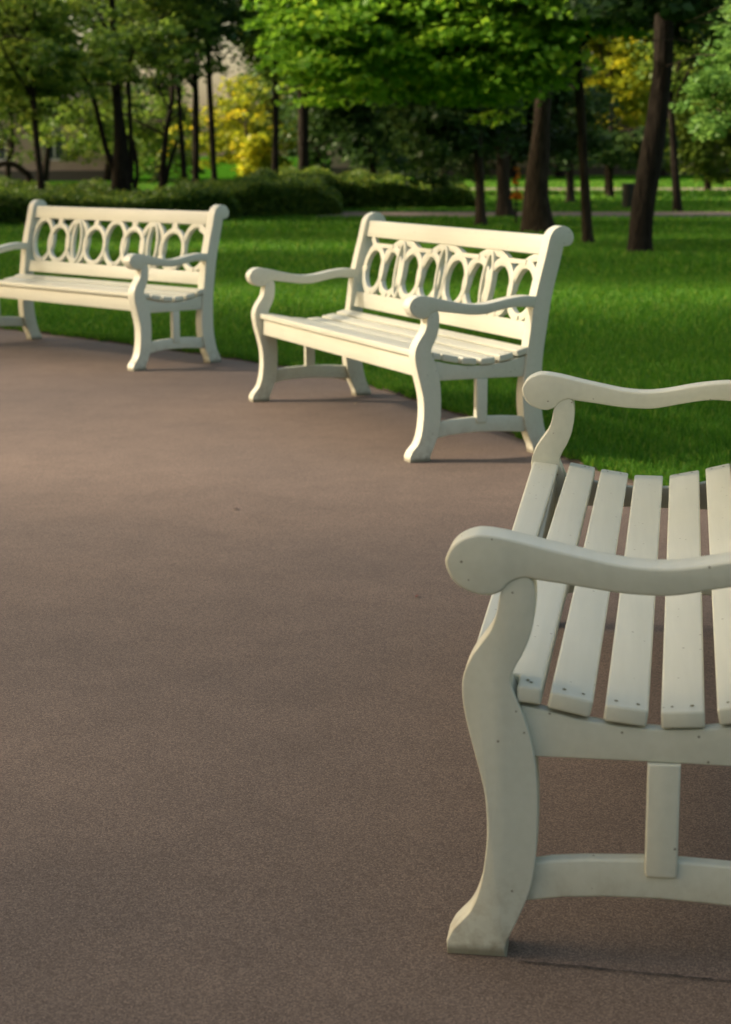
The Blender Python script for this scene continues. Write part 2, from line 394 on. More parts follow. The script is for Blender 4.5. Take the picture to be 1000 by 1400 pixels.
def lattice_a():
    bm = bmesh.new()
    for i, c in enumerate((-.79, -.59, -.34, -.14, .16, .365, .60, .81)):
        ring_into(bm, c, .43, .112, .40, off=(.0, .004)[i % 2], wd=.036)
    for c, r in ((-.464, .225), (.010, .25), (.483, .22), (.93, .225)):
        ring_into(bm, c, .42, r, .545, off=.0075, wd=.034, a0=(0 if c < .9 else 92), a1=180)
        if c < .9: ring_into(bm, c, .48, .044, .46, off=-.0045, wd=.018)
    bar_into(bm, -.86, 1.0, -.80, .80, off=-.005, wd=.034); bar_into(bm, -.925, .42, -.87, .44, off=-.005)
    bar_into(bm, -.79, .86, -.59, .86, off=-.006, wd=.02); bar_into(bm, -.34, .86, -.14, .86, off=-.006, wd=.02)
    bar_into(bm, .16, .86, .365, .86, off=-.006, wd=.02); bar_into(bm, .60, .86, .81, .86, off=-.006, wd=.02)
    for c in (-.79, -.59, -.34, -.14, .16, .365, .60, .81): bar_into(bm, c, -.02, c, .06, off=-.0085, wd=.045)
    return finish(bm, 'back_lattice', 40)
def lattice_b():
    bm = bmesh.new()
    for i, c in enumerate((-.82, -.62, -.42, -.21, .005, .205, .40, .615, .83)):
        tall = i % 2 == 0
        if tall: ring_into(bm, c, .50, .112, .485, off=.004)
        else:
            ring_into(bm, c, .43, .112, .41, off=-.001, wd=.032); bar_into(bm, c, .82, c, 1.0, off=-.006, wd=.05)
        if i in (2, 6): ring_into(bm, c+.012, .5, .048, .45, off=-.005, wd=.022)
        bar_into(bm, c, -.02, c, .06, off=-.009, wd=.05)
    bar_into(bm, .86, .9, .93, .8, off=-.005)
    return finish(bm, 'back_lattice', 40)
def make_bench(lat):
    r = empty('park_bench')
    for s in (1, -1):
        a, b = (L2-T, L2) if s > 0 else (-L2, -L2+T)
        obj('leg', extrude_profile('leg', LEGP, a, b, .004), PAINT, r)
        obj('back_post', extrude_profile('back_post', POSTP, a, b, .0045), PAINT, r)
        obj('armrest', extrude_profile('armrest', ARMP, a-.003, b+.003, .005), PAINT, r)
        a, b = (L2-.040, L2-.012) if s > 0 else (-L2+.012, -L2+.040)
        rail = [(.120, .330), (.30, .3295), (.54, .327), (.54, .416), (.50, .406), (.45, .394), (.39, .385), (.32, .381), (.26, .384), (.20, .392), (.14, .406), (.110, .411)]
        obj('side_rail', extrude_profile('side_rail', rail, a, b, .003), PAINT, r)
        st = [(.120, .152), (.16, .161), (.213, .166), (.30, .170), (.36, .170), (.43, .167), (.52, .160), (.535, .158), (.535, .092), (.47, .098), (.40, .103), (.33, .106), (.25, .105), (.18, .100), (.115, .089)]
        obj('stretcher', extrude_profile('stretcher', st, a, b, .005), PAINT, r)
        a2, b2 = (a+.004, b+.007) if s > 0 else (a-.007, b-.004)
        c = .0065; x0, x1 = .304, .354
        sp = [(x0, .3285), (x0, .144+c), (x0+.002, .144+.002), (x0+c, .144), (x1-c, .144), (x1-.002, .146), (x1, .144+c), (x1, .3285)]
        obj('strut', extrude_profile('strut', sp, a2, b2, .004), PAINT, r)
    for i in range(6): SM.append(slat_mesh(i)); obj('seat_slat', SM[-1], [PAINT, NAIL], r)
    obj('seat_apron', box_mesh('seat_apron', -L2+T-.002, L2-T+.002, .060, .088, .343, .420, .004), PAINT, r)
    obj('seat_apron', box_mesh('seat_apron', -L2+T-.002, L2-T+.002, .500, .525, .343, .410, .004), PAINT, r)
    # rails raked with the back
    tr = [(.636, .826), (.666, .820), (.688, .905), (.652, .905)]
    lr = [(.561, .470), (.590, .465), (.606, .541), (.577, .547)]
    obj('top_rail', extrude_profile('top_rail', tr, -L2+T-.003, L2-T+.003, 0) if 0 else rail_mesh('top_rail', tr), PAINT, r)
    obj('lower_rail', rail_mesh('lower_rail', lr), PAINT, r)
    obj('back_lattice', lat, PAINT, r)
    return r
def rail_mesh(name, pr):
    b = bmesh.new(); x0, x1 = -L2+T-.003, L2-T+.003
    va = [b.verts.new((x0, *p)) for p in pr]; vb = [b.verts.new((x1, *p)) for p in pr]
    b.faces.new(va); b.faces.new(vb[::-1])
    for i in range(4): b.faces.new((va[i], vb[i], vb[(i+1) % 4], va[(i+1) % 4]))
    bmesh.ops.bevel(b, geom=list(b.edges), offset=.004, segments=3, profile=.5, affect='EDGES')
    return finish(b, name)
def copy_tree(o, parent=None):
    c = o.copy(); C.objects.link(c); c.parent = parent
    for k in ('label',):
        if k in c: del c[k]
    for ch in o.children: copy_tree(ch, c)
    return c
SM = []
BG = 'white park benches round the curved paving'
lat_a = lattice_a(); lat_b = lattice_b()
b2 = make_bench(lat_a); b3 = copy_tree(b2); b1 = copy_tree(b2)
for ch in b1.children:
    if ch.name.startswith('back_lattice'): lat_b.materials.append(PAINT); ch.data = lat_b
FAR = {7: (.120, .186), 1: (.203, .274), 2: (.290, .364), 3: (.380, .456), 4: (.472, .534), 5: (.541, .556)}
for ch in list(b3.children):
    if ch.name.startswith('seat_slat'):
        i = [m.name for m in SM].index(ch.data.name) or 7; me = slat_mesh(i, FAR[i]); me.materials.append(PAINT); me.materials.append(NAIL); ch.data = me
obj('seat_slat', slat_mesh(6, (.026, .094)), [PAINT, NAIL], b3)
for o, (x, y, th), lab in (
        (b1, (-2.0518, 10.8427, .7634), 'white bench with pierced oval back, farthest of three, cut off by left edge'),
        (b2, (-.2071, 7.9258, .3987), 'white bench with a pierced oval back seen whole, standing between the other two benches'),
        (b3, (.2749, 3.5418, -.1480), 'cream white bench nearest the camera, cut off by the right edge')):
    o.location = (x, y, 0); o.rotation_euler = (0, 0, th-math.pi/2); tag(o, lab, 'bench', BG)

# ------------------------------------------------------------------ grass
rng = np.random.default_rng(7)
PATHS = [((ground(430, 297), ground(2600, 297)), (ground(430, 290), ground(2600, 290))), ((ground(560, 261), ground(2600, 261)), (ground(560, 257.2), ground(2600, 257.2)))]
EX = np.array([[p.x, p.y] for p in EDGE3])
def inside_lawn(P):
    # x to the right of the edge curve at that y
    ys = EX[::-1, 1]; xs = EX[::-1, 0]
    return P[:, 0] > np.interp(P[:, 1], ys, xs)+.004
def grass_zone(y0, y1, dens, hgt, wid, margin=2.0, ztop=-.01):
    xm0, xm1 = -.215*y1-margin, .215*y1+margin
    n = int((xm1-xm0)*(y1-y0)*dens)
    P = np.column_stack([rng.uniform(xm0, xm1, n), rng.uniform(y0, y1, n)])
    k = inside_lawn(P) & (np.abs(P[:, 0]) < .215*P[:, 1]+margin)
    P = P[k]
    for l0, l1 in PATHS: P = P[~((P[:, 0] > l0[0].x-.3) & (P[:, 1] > np.interp(P[:, 0], (l0[0].x, l0[1].x), (l0[0].y, l0[1].y))) & (P[:, 1] < np.interp(P[:, 0], (l1[0].x, l1[1].x), (l1[0].y, l1[1].y))))]
    n = len(P)
    h = hgt*rng.uniform(.55, 1.25, n); wv = wid*rng.uniform(.6, 1.3, n)
    a = rng.uniform(0, 2*np.pi, n); lean = rng.uniform(.1, .9, n)*h; la = rng.uniform(0, 2*np.pi, n)
    dx, dy = np.cos(a)*wv/2, np.sin(a)*wv/2; lx, ly = np.cos(la)*lean, np.sin(la)*lean
    z = np.full(n, ztop)
    V = np.empty((n, 5, 3))
    V[:, 0] = np.column_stack([P[:, 0]-dx, P[:, 1]-dy, z]); V[:, 1] = np.column_stack([P[:, 0]+dx, P[:, 1]+dy, z])
    V[:, 2] = np.column_stack([P[:, 0]-dx*.8+lx*.35, P[:, 1]-dy*.8+ly*.35, z+h*.6]); V[:, 3] = np.column_stack([P[:, 0]+dx*.8+lx*.35, P[:, 1]+dy*.8+ly*.35, z+h*.6])
    V[:, 4] = np.column_stack([P[:, 0]+lx, P[:, 1]+ly, z+h])
    return V.reshape(-1, 3), n
def blades(P, h, wv, ztop, g=rng):
    n = len(P); a = g.uniform(0, 2*np.pi, n); lean = g.uniform(.1, .9, n)*h; la = g.uniform(0, 2*np.pi, n)
    dx, dy = np.cos(a)*wv/2, np.sin(a)*wv/2; lx, ly = np.cos(la)*lean, np.sin(la)*lean; z = np.full(n, ztop)
    V = np.empty((n, 5, 3))
    for k, (s_, t_, q_) in enumerate(((-1, 0, 0), (1, 0, 0), (-.8, .35, .6), (.8, .35, .6), (0, 1, 1))):
        V[:, k] = np.column_stack([P[:, 0]+dx*s_+lx*t_, P[:, 1]+dy*s_+ly*t_, z+h*q_])
    return V.reshape(-1, 3)
Vs = []; off = 0; Fs = []; var = []
# ragged fringe leaning over the edge of the paving
EN = np.array([[p.x, p.y] for p in E2]); ED = np.r_[0, np.cumsum(np.hypot(*np.diff(EN, axis=0).T))]
i0 = int(np.argmin(np.abs(EN[:, 1]-15.5))); i1 = int(np.argmin(np.abs(EN[:, 1]-3.2)))
nf = 52000; tt = rng.uniform(ED[i0], ED[i1], nf); ex = np.interp(tt, ED, EN[:, 0]); ey = np.interp(tt, ED, EN[:, 1])
tx = np.interp(tt+.02, ED, EN[:, 0])-ex; ty = np.interp(tt+.02, ED, EN[:, 1])-ey; tl = np.hypot(tx, ty)
oo = rng.random(nf)**1.3*.16-.004+.012*np.sin(tt*9)*np.sin(tt*23+1)
Pf = np.column_stack([ex-ty/tl*oo, ey+tx/tl*oo]); mid = np.mean([ex-ty/tl, ey+tx/tl])
Vf = blades(Pf, .042*rng.uniform(.4, 1.25, nf), .005*rng.uniform(.6, 1.3, nf), -.002)
FRINGE = (Vf, nf)
for z in ((4.2, 8.0, 8200, .040, .0034, 1.5), (8.0, 12.0, 5200, .040, .0048, 1.7), (12, 18, 1900, .045, .008, 2), (18, 28, 550, .06, .016, 2.5), (28, 42, 200, .065, .03, 3), (42, 80, 60, .08, .07, 4), None):
    V, n = grass_zone(*z) if z else FRINGE; Vs.append(V)
    i = np.arange(n)*5+off
    f = np.concatenate([np.column_stack([i, i+1, i+3]), np.column_stack([i, i+3, i+2]), np.column_stack([i+2, i+3, i+4])])
    Fs.append(f); vv = rng.random(n); var.append(np.tile(vv, 3)); off += len(V)
tag(obj('grass', from_np('grass', np.concatenate(Vs), np.concatenate(Fs), np.concatenate(var)), BLADE), 'short mown green grass of the park lawn', 'grass', kind='stuff')

# ------------------------------------------------------------------ foliage and trees
def leaves(P, size, flat=.55, seed=0, fold=.35):
    """P (n,3) leaf positions -> folded kite leaves"""
    g = np.random.default_rng(seed); n = len(P)
    s = size*g.uniform(.65, 1.3, n)
    az = g.uniform(0, 2*np.pi, n)
    d = np.column_stack([np.cos(az), np.sin(az), g.normal(-.35, .45, n)]); d /= np.linalg.norm(d, axis=1)[:, None]
    up = np.column_stack([g.normal(0, flat, n), g.normal(0, flat, n), np.ones(n)])
    sd_ = np.cross(d, up); sd_ /= np.linalg.norm(sd_, axis=1)[:, None]; nn = np.cross(sd_, d)
    S_ = s[:, None]
    V = np.empty((n, 4, 3))
    V[:, 0] = P-d*S_*.5; V[:, 2] = P+d*S_*.5
    V[:, 1] = P-d*S_*.08+sd_*S_*.40+nn*S_*fold*.4; V[:, 3] = P-d*S_*.08-sd_*S_*.40+nn*S_*fold*.4
    i = np.arange(n)*4
    F = np.concatenate([np.column_stack([i, i+1, i+2]), np.column_stack([i, i+2, i+3])])
    return V.reshape(-1, 3), F
def crown_points(c, r, nclus, per, seed, clus=.55, shell=.45, zsq=.45, low=0):
    g = np.random.default_rng(seed)
    u = g.normal(size=(nclus, 3)); u /= np.linalg.norm(u, axis=1)[:, None]
    if low: u[:, 2] = np.where(g.random(nclus) < low, -np.abs(u[:, 2]), u[:, 2])
    rad = (shell+(1-shell)*g.random(nclus))**.7
    lump = 1+.22*np.sin(u[:, 0]*5+seed)+.18*np.cos(u[:, 1]*6+seed*2)
    K = np.asarray(c)+u*np.asarray(r)*(rad*lump)[:, None]
    K[:, 2] = np.maximum(K[:, 2], .5)
    sz = clus*g.uniform(.5, 1.4, nclus)
    idx = np.repeat(np.arange(nclus), per)
    n = len(idx); q = g.normal(size=(n, 3)); q /= np.linalg.norm(q, axis=1)[:, None]; q *= (g.random(n)**.45)[:, None]
    q[:, 2] = q[:, 2]*zsq-.25*(q[:, 0]**2+q[:, 1]**2)          # drooping sprays
    P = K[idx]+q*sz[idx][:, None]
    cv = g.random(nclus)
    v = np.clip(cv[idx]*.55+g.random(n)*.45, 0, 1)
    return P, v, K
def crown_mesh(name, blobs, size, seed, flat=.55):
    Ps, vs, Ks = [], [], []
    for k, b in enumerate(blobs):
        P, v, K = crown_points(*b[:4], seed+k*17, **(b[4] if len(b) > 4 else {})); Ps.append(P); vs.append(v); Ks.append(K)
    P = np.concatenate(Ps); v = np.concatenate(vs); V, F = leaves(P, size, flat, seed)
    return from_np(name, V, F, np.tile(v, 2)), np.concatenate(Ks)
def tube_np(path, radii, sides=12, seed=0, rough=.06, flare=0):
    V = []; F = []; N = len(path)
    for i, (p, r) in enumerate(zip(path, radii)):
        t = (path[min(i+1, N-1)]-path[max(i-1, 0)]).normalized()
        a = t.cross(Vector((0, 1, .01))).normalized(); b = t.cross(a)
        for k in range(sides):
            an = 2*math.pi*k/sides; rr = r*(1+rough*noise.noise(Vector((math.cos(an)*1.5, math.sin(an)*1.5, p.z*1.2+seed)))*2)
            if flare and i < 4: rr *= 1+flare*(1-i/4)**2*(.6+.5*math.cos(an*5+seed))
            V.append(p+(a*math.cos(an)+b*math.sin(an))*rr)
    for i in range(N-1):
        for k in range(sides):
            F.append((i*sides+k, i*sides+(k+1) % sides, (i+1)*sides+(k+1) % sides, (i+1)*sides+k))
    return V, F
def trunk_mesh(name, stems, limbs_to, seed, base, flare=.35):
    """stems: lists of (x,y,z,r). limbs_to: cluster centres reached from the first stem"""
    rnd = random.Random(seed); V = []; F = []
    def add(path, rad, sides, fl=0, rough=.06):
        v, f = tube_np(path, rad, sides, seed, rough, fl); o = len(V); V.extend(v); F.extend(tuple(i+o for i in q) for q in f)
    for si, st in enumerate(stems):
        pr = catmull([(a, b, c) for a, b, c, r in st], 6); rr = catmull([(r, 0, 0) for *_, r in st], 6)
        add(pr, [max(.01, q.x) for q in rr], 14, flare if si == 0 else 0, .09)
    main = catmull([(a, b, c) for a, b, c, r in stems[0]], 6); mr = [q.x for q in catmull([(r, 0, 0) for *_, r in stems[0]], 6)]
    N = len(main)
    for K in limbs_to:
        K = Vector(K); cand = [i for i in range(N) if main[i].z < K.z+.3 and main[i].z > 1.2]
        if not cand: cand = [i for i in range(N) if main[i].z > 1.0] or [N-1]
        i = cand[int(len(cand)*(rnd.uniform(.9, .99) if seed == 13 else rnd.uniform(.45, .95)))]
        s = main[i]; d = K-s; L = d.length
        if L < .3: continue
        m1 = s+d*.35+Vector((rnd.gauss(0, .08)*L, rnd.gauss(0, .08)*L, .12*L)); m2 = s+d*.7+Vector((rnd.gauss(0, .06)*L, rnd.gauss(0, .06)*L, .08*L))
        p = catmull([s, m1, m2, K], 4); r0 = min(mr[i]*.5, .02+.022*L)
        add(p, [r0*(1-.85*j/(len(p)-1)) for j in range(len(p))], 6)
        for _ in range(2):
            a = p[rnd.randrange(len(p)//2, len(p))]; e = a+Vector((rnd.gauss(0, .5), rnd.gauss(0, .5), rnd.gauss(.1, .25)))
            add([a, (a+e)/2+Vector((0, 0, .05)), e], [r0*.35, r0*.22, r0*.06], 5)
    V = [v-base for v in V]
    return from_np(name, V, F, smooth=True)
def tree(name, label, Y, stems_px, top, blobs, lmat, leaf, seed, bk=None, nl=14, flare=.6, group=None, cat='tree', base_v=None):
    """stems_px: [[(u,v,width_px),...],...] from the base up, at depth Y; top = (dx,dy,z,r) end of the first stem above"""
    stems = []
    for si, s in enumerate(stems_px):
        st = []
        for (u, v, wd) in s:
            p = at(u, v, Y); st.append((p.x, p.y, p.z, wd/FPX*Y/2))
        if si == 0:
            b = st[0]; st.insert(0, (b[0], b[1], -.05, b[3]*1.08)) if b[2] > .12 else None
            if b[2] <= .12: st[0] = (b[0], b[1], -.05, b[3])
            l = st[-1]; st.append((l[0]+top[0]*.5, l[1]+top[1]*.5, (l[2]+top[2])/2, l[3]*.75)); st.append((l[0]+top[0], l[1]+top[1], top[2], top[3]))
        stems.append(st)
    base = Vector((stems[0][0][0], stems[0][0][1], 0))
    root = empty(name, base); tag(root, label, cat, group)
    bl = []
    for (u, vb, dY, rx, ry, rz, nc, per, kw) in blobs:
        q = at(u, vb, Y+dY); bl.append(((q.x, q.y, q.z+rz*.95), (rx, ry, rz), nc, int(per*.8) if 21 <= seed <= 28 else per, kw))
    me, K = crown_mesh('crown', bl, leaf, seed)
    co = np.empty(len(me.vertices)*3, np.float32); me.vertices.foreach_get('co', co); co = co.reshape(-1, 3)-np.array(base, np.float32); me.vertices.foreach_set('co', co.ravel())
    g = random.Random(seed); ks = [K[g.randrange(len(K))] for _ in range(nl)]
    obj('trunk', trunk_mesh('trunk', stems, ks, seed, base, flare), bk or BARK, root)
    obj('crown', me, lmat, root)
    return root
G1 = 'trees standing on the lawn'; G2 = 'trees behind the low hedge'; G3 = 'trees at the far edge of the park'
K0 = dict(clus=.6); KL = dict(clus=.5, low=.45)
T_ = tree
T_('maple_tree', 'stout tree with flared dark trunk and bright green boughs hanging above the middle bench', 28.2,
   [[(738, 316, 52), (735, 296, 42), (734, 262, 34), (738, 200, 26), (745, 120, 23), (750, 60, 22)]], (.2, 0, 7.5, .1),
   [(585, 150, -3.8, 1.75, 1.5, 1.30, 230, 62, dict(clus=.50, low=.5, shell=.4, zsq=.2)), (440, 112, -4, .8, .8, .75, 56, 60, dict(clus=.42, zsq=.2)), (470, 60, -4, 1.2, .8, .8, 75, 60, dict(clus=.45, zsq=.2)), (690, 120, -4.5, 1.0, .9, 1.0, 130, 62, dict(clus=.46, shell=.5, zsq=.2)), (770, 55, -4.2, .8, .7, .8, 60, 60, dict(clus=.42, zsq=.2)), (860, 35, -4, .7, .6, .5, 46, 60, dict(clus=.38, zsq=.2)),
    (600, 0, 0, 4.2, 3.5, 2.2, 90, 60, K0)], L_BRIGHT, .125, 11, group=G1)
T_('young_tree', 'slim straight dark trunk on the lawn just right of the stout flared tree', 24.6,
   [[(805, 329, 17), (802, 300, 14), (797, 200, 13), (790, 90, 12), (787, 20, 11)]], (-.1, 0, 7, .04),
   [(850, -10, .5, 1.4, 1.3, 1.2, 60, 60, dict(clus=.35))], L_MID, .13, 12, group=G1)
T_('leaning_tree', 'thick ridged trunk leaning right, nearest of the trees on the right side', 22.3,
   [[(875, 345, 40), (876, 325, 35), (880, 280, 33), (889, 220, 31), (899, 160, 28), (906, 100, 26), (909, 20, 26)]], (.1, 0, 7.2, .08),
   [(940, 50, 1.2, 1.9, 1.6, 1.5, 150, 60, dict(clus=.4)), (905, 38, -1.6, 1.0, .7, .8, 60, 60, dict(clus=.32)), (1020, 80, 1.5, 1.0, 1.0, 1.2, 60, 60, dict(clus=.4))], L_DARK, .14, 13, bk=BARK_D, group=G1)
T_('young_tree', 'thin tall trunk standing at the footpath just right of the leaning tree', 38,
   [[(927, 287, 14), (925, 260, 11), (920, 180, 9), (916, 110, 8)]], (-.1, 0, 9, .05),
   [(950, 120, 0, 1.9, 1.8, 2.2, 130, 60, K0)], L_MID, .16, 14, bk=BARK_D, group=G1)
T_('park_tree', 'short pale-sided trunk under dark boughs, left of the stout flared tree', 31,
   [[(658, 305, 16), (657, 270, 13), (655, 225, 12), (652, 150, 12)]], (-.3, 0, 7, .05),
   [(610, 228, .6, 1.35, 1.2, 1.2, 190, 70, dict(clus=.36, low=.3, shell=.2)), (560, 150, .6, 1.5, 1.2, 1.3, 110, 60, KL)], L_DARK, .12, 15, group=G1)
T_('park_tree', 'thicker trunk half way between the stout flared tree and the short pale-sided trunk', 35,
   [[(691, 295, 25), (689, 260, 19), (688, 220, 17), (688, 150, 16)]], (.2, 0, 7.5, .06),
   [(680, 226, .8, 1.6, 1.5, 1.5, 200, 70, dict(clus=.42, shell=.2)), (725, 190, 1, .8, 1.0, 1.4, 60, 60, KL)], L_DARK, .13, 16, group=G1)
T_('far_tree', 'small far trunk on the lit lawn above the middle of the second bench', 55,
   [[(575, 263, 9), (575, 240, 8), (573, 180, 7)]], (0, 0, 9, .08),
   [(570, 236, 0, 2.4, 2.2, 2.9, 230, 60, dict(clus=.7, low=.4))], L_DARK, .19, 17, bk=BARK_D, group=G3)
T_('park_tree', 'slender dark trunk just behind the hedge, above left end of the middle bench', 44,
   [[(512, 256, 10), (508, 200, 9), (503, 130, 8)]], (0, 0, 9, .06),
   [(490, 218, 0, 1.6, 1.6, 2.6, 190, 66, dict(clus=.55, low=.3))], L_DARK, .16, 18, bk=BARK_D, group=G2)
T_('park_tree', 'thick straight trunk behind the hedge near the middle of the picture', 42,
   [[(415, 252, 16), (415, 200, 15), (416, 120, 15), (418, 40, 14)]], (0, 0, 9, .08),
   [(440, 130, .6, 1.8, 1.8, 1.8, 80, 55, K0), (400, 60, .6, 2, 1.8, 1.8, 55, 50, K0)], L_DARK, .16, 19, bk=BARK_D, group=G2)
T_('park_tree', 'dark ivy-clad trunk close to the right side of the thick straight one', 47,
   [[(434, 252, 11), (434, 210, 11), (432, 150, 9)]], (0, 0, 8, .06),
   [(434, 250, 0, .42, .4, 1.7, 70, 60, dict(clus=.26)), (450, 170, 0, 1.5, 1.4, 2, 100, 60, K0)], L_DARK, .13, 20, bk=BARK_D, group=G2)
T_('young_tree', 'thin trunk behind the hedge beside the sunlit bush, on its right', 40,
   [[(377, 256, 11), (377, 200, 9), (378, 120, 8), (378, 30, 7)]], (0, 0, 8, .04),
   [(385, 120, .6, 1.2, 1.2, 1.7, 80, 60, dict(clus=.5))], L_MID, .14, 21, bk=BARK_D, group=G2)
T_('young_tree', 'thin slightly curved trunk on the left side of the sunlit bush', 40,
   [[(294, 252, 9), (291, 200, 8), (287, 120, 7), (283, 40, 6), (281, 0, 6)]], (-.2, 0, 8.5, .04),
   [(335, 95, .6, 1.1, 1.2, 1.7, 42, 46, dict(clus=.5)), (285, 45, .6, 1.0, 1.2, 1.3, 34, 50, dict(clus=.5))], L_DARK, .14, 22, bk=BARK_D, group=G2)
T_('young_tree', 'straight thin trunk, middle one of the close row behind the hedge', 39,
   [[(268, 252, 9), (268, 190, 9), (267, 110, 8), (260, 30, 9)]], (-.3, 0, 8.5, .05),
   [(235, 118, .6, 1.1, 1.3, 1.7, 110, 60, dict(clus=.5)), (180, 75, .6, 1.3, 1.3, 1.5, 95, 60, dict(clus=.5))], L_DARK, .14, 23, bk=BARK_D, group=G2)
T_('young_tree', 'thin trunk bowed to the right, left neighbour of the straight middle one', 38,
   [[(253, 252, 9), (250, 210, 7), (246, 150, 6), (246, 90, 5)]], (.1, 0, 7.5, .04),
   [(240, 110, .5, 1.0, 1.2, 1.5, 70, 60, dict(clus=.45))], L_MID, .13, 24, bk=BARK_D, group=G2)
T_('forked_tree', 'slim trunk forked low into two stems behind the hedge', 38,
   [[(222, 255, 10), (224, 215, 9), (229, 170, 7), (236, 120, 6)], [(224, 255, 8), (232, 225, 6), (243, 190, 4)]], (.1, 0, 7.5, .04),
   [(215, 215, 3, 1.0, 1.0, .8, 45, 55, dict(clus=.4)), (225, 90, .5, 1.0, 1.2, 1.5, 60, 60, dict(clus=.45))], L_MID, .13, 25, bk=BARK_D, group=G2)
T_('clump_tree', 'dark clump of several stems spreading from one broad base behind the hedge', 36,
   [[(166, 255, 30), (166, 225, 24), (164, 180, 17), (159, 120, 11), (155, 50, 9)], [(160, 240, 11), (148, 212, 8), (137, 170, 7), (126, 128, 6), (110, 95, 4)],
    [(178, 250, 10), (180, 215, 7), (178, 160, 6), (176, 110, 5)], [(184, 258, 8), (188, 235, 6), (182, 190, 5)]], (0, 0, 8, .05),
   [(115, 100, .4, 1.5, 1.6, 1.7, 85, 55, dict(clus=.45)), (110, 205, 2.5, 1.0, 1.0, 1.0, 50, 56, dict(clus=.38)), (185, 105, -4, .8, .8, .5, 34, 60, dict(clus=.28))], L_MID, .12, 26, bk=BARK_D, group=G2)
T_('park_tree', 'dark slightly leaning trunk above the left end of the farthest bench', 34,
   [[(57, 266, 10), (54, 230, 9), (49, 180, 8), (45, 120, 7)]], (-.3, 0, 7, .05),
   [(35, 185, .4, 1.2, 1.2, 1.5, 120, 60, dict(clus=.38, shell=.2)), (30, 90, 0, 1.6, 1.5, 1.8, 110, 60, dict(clus=.42)), (95, 115, -6, .7, .7, .35, 30, 60, dict(clus=.22))], L_MID, .12, 27, bk=BARK_D, group=G2)
T_('young_tree', 'thin trunk at the very left edge behind the arched bough', 36,
   [[(11, 258, 8), (12, 220, 7), (17, 180, 6)]], (-.2, 0, 7, .04),
   [(-5, 205, .4, .8, 1, 1.7, 80, 60, dict(clus=.4))], L_MID, .12, 28, bk=BARK_D, group=G2)
T_('far_tree', 'far trunk seen in the gap between the stout tree and the slim trunk', 45,
   [[(780, 276, 11), (780, 240, 10), (780, 205, 9)]], (0, 0, 8, .06),
   [(768, 212, 0, .9, 1.0, .8, 60, 60, dict(clus=.4, low=.4))], L_DARK, .15, 29, group=G3)
T_('spreading_tree', 'low dark spreading evergreen behind the leaning trunk', 50,
   [[(835, 272, 9), (835, 240, 8), (835, 200, 7)]], (0, 0, 2.6, .05),
   [(838, 226, 0, 1.5, 1.2, .55, 110, 80, dict(clus=.42, zsq=.3))], L_DARK, .11, 30, bk=BARK_D, group=G3)
T_('sunlit_tree', 'tree with low sun painted into its leaves, between slim trunk and leaning trunk', 53,
   [[(832, 252, 10), (832, 220, 9), (833, 160, 8)]], (0, 0, 8, .06),
   [(825, 190, 0, 2.1, 1.7, 2.7, 300, 60, dict(clus=.5)), (885, 150, 1, 1.3, 1.3, 2.2, 90, 60, dict(clus=.5))], L_SUNLIT, .17, 31, group=G3)
T_('olive_tree', 'olive green tree with drooping boughs at the far right edge', 58,
   [[(968, 250, 9), (967, 225, 8), (966, 190, 8)]], (0, 0, 8, .06),
   [(960, 232, 0, 2.2, 2.0, 2.6, 260, 60, dict(clus=.6, low=.3))], L_HEDGE, .18, 32, group=G3)
T_('sunlit_bush', 'bush behind the hedge with low sun painted into its leaves', 46,
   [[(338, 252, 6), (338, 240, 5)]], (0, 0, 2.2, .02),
   [(350, 248, 0, .75, .7, .7, 46, 55, dict(clus=.3)), (310, 225, 1, 1.1, .8, .8, 36, 50, dict(clus=.28)), (262, 225, 2, .9, .8, .9, 20, 45, dict(clus=.26)), (330, 195, 2, 1.0, .8, .6, 18, 45, dict(clus=.26))], L_SUNLIT, .13, 33, nl=8, cat='bush')
T_('pale_tree', 'pale green leafy branches reaching in from the right edge', 15.5,
   [[(1140, 430, 20), (1135, 300, 18), (1130, 150, 16)]], (0, 0, 5.5, .04),
   [(985, 185, .2, .42, .4, .38, 40, 60, dict(clus=.16)), (1080, 150, .5, .6, .6, .6, 60, 60, dict(clus=.22)), (1120, 20, .5, 1.5, 1.4, 1.3, 70, 70, dict(clus=.45))], L_PALE, .06, 34, group=G1)
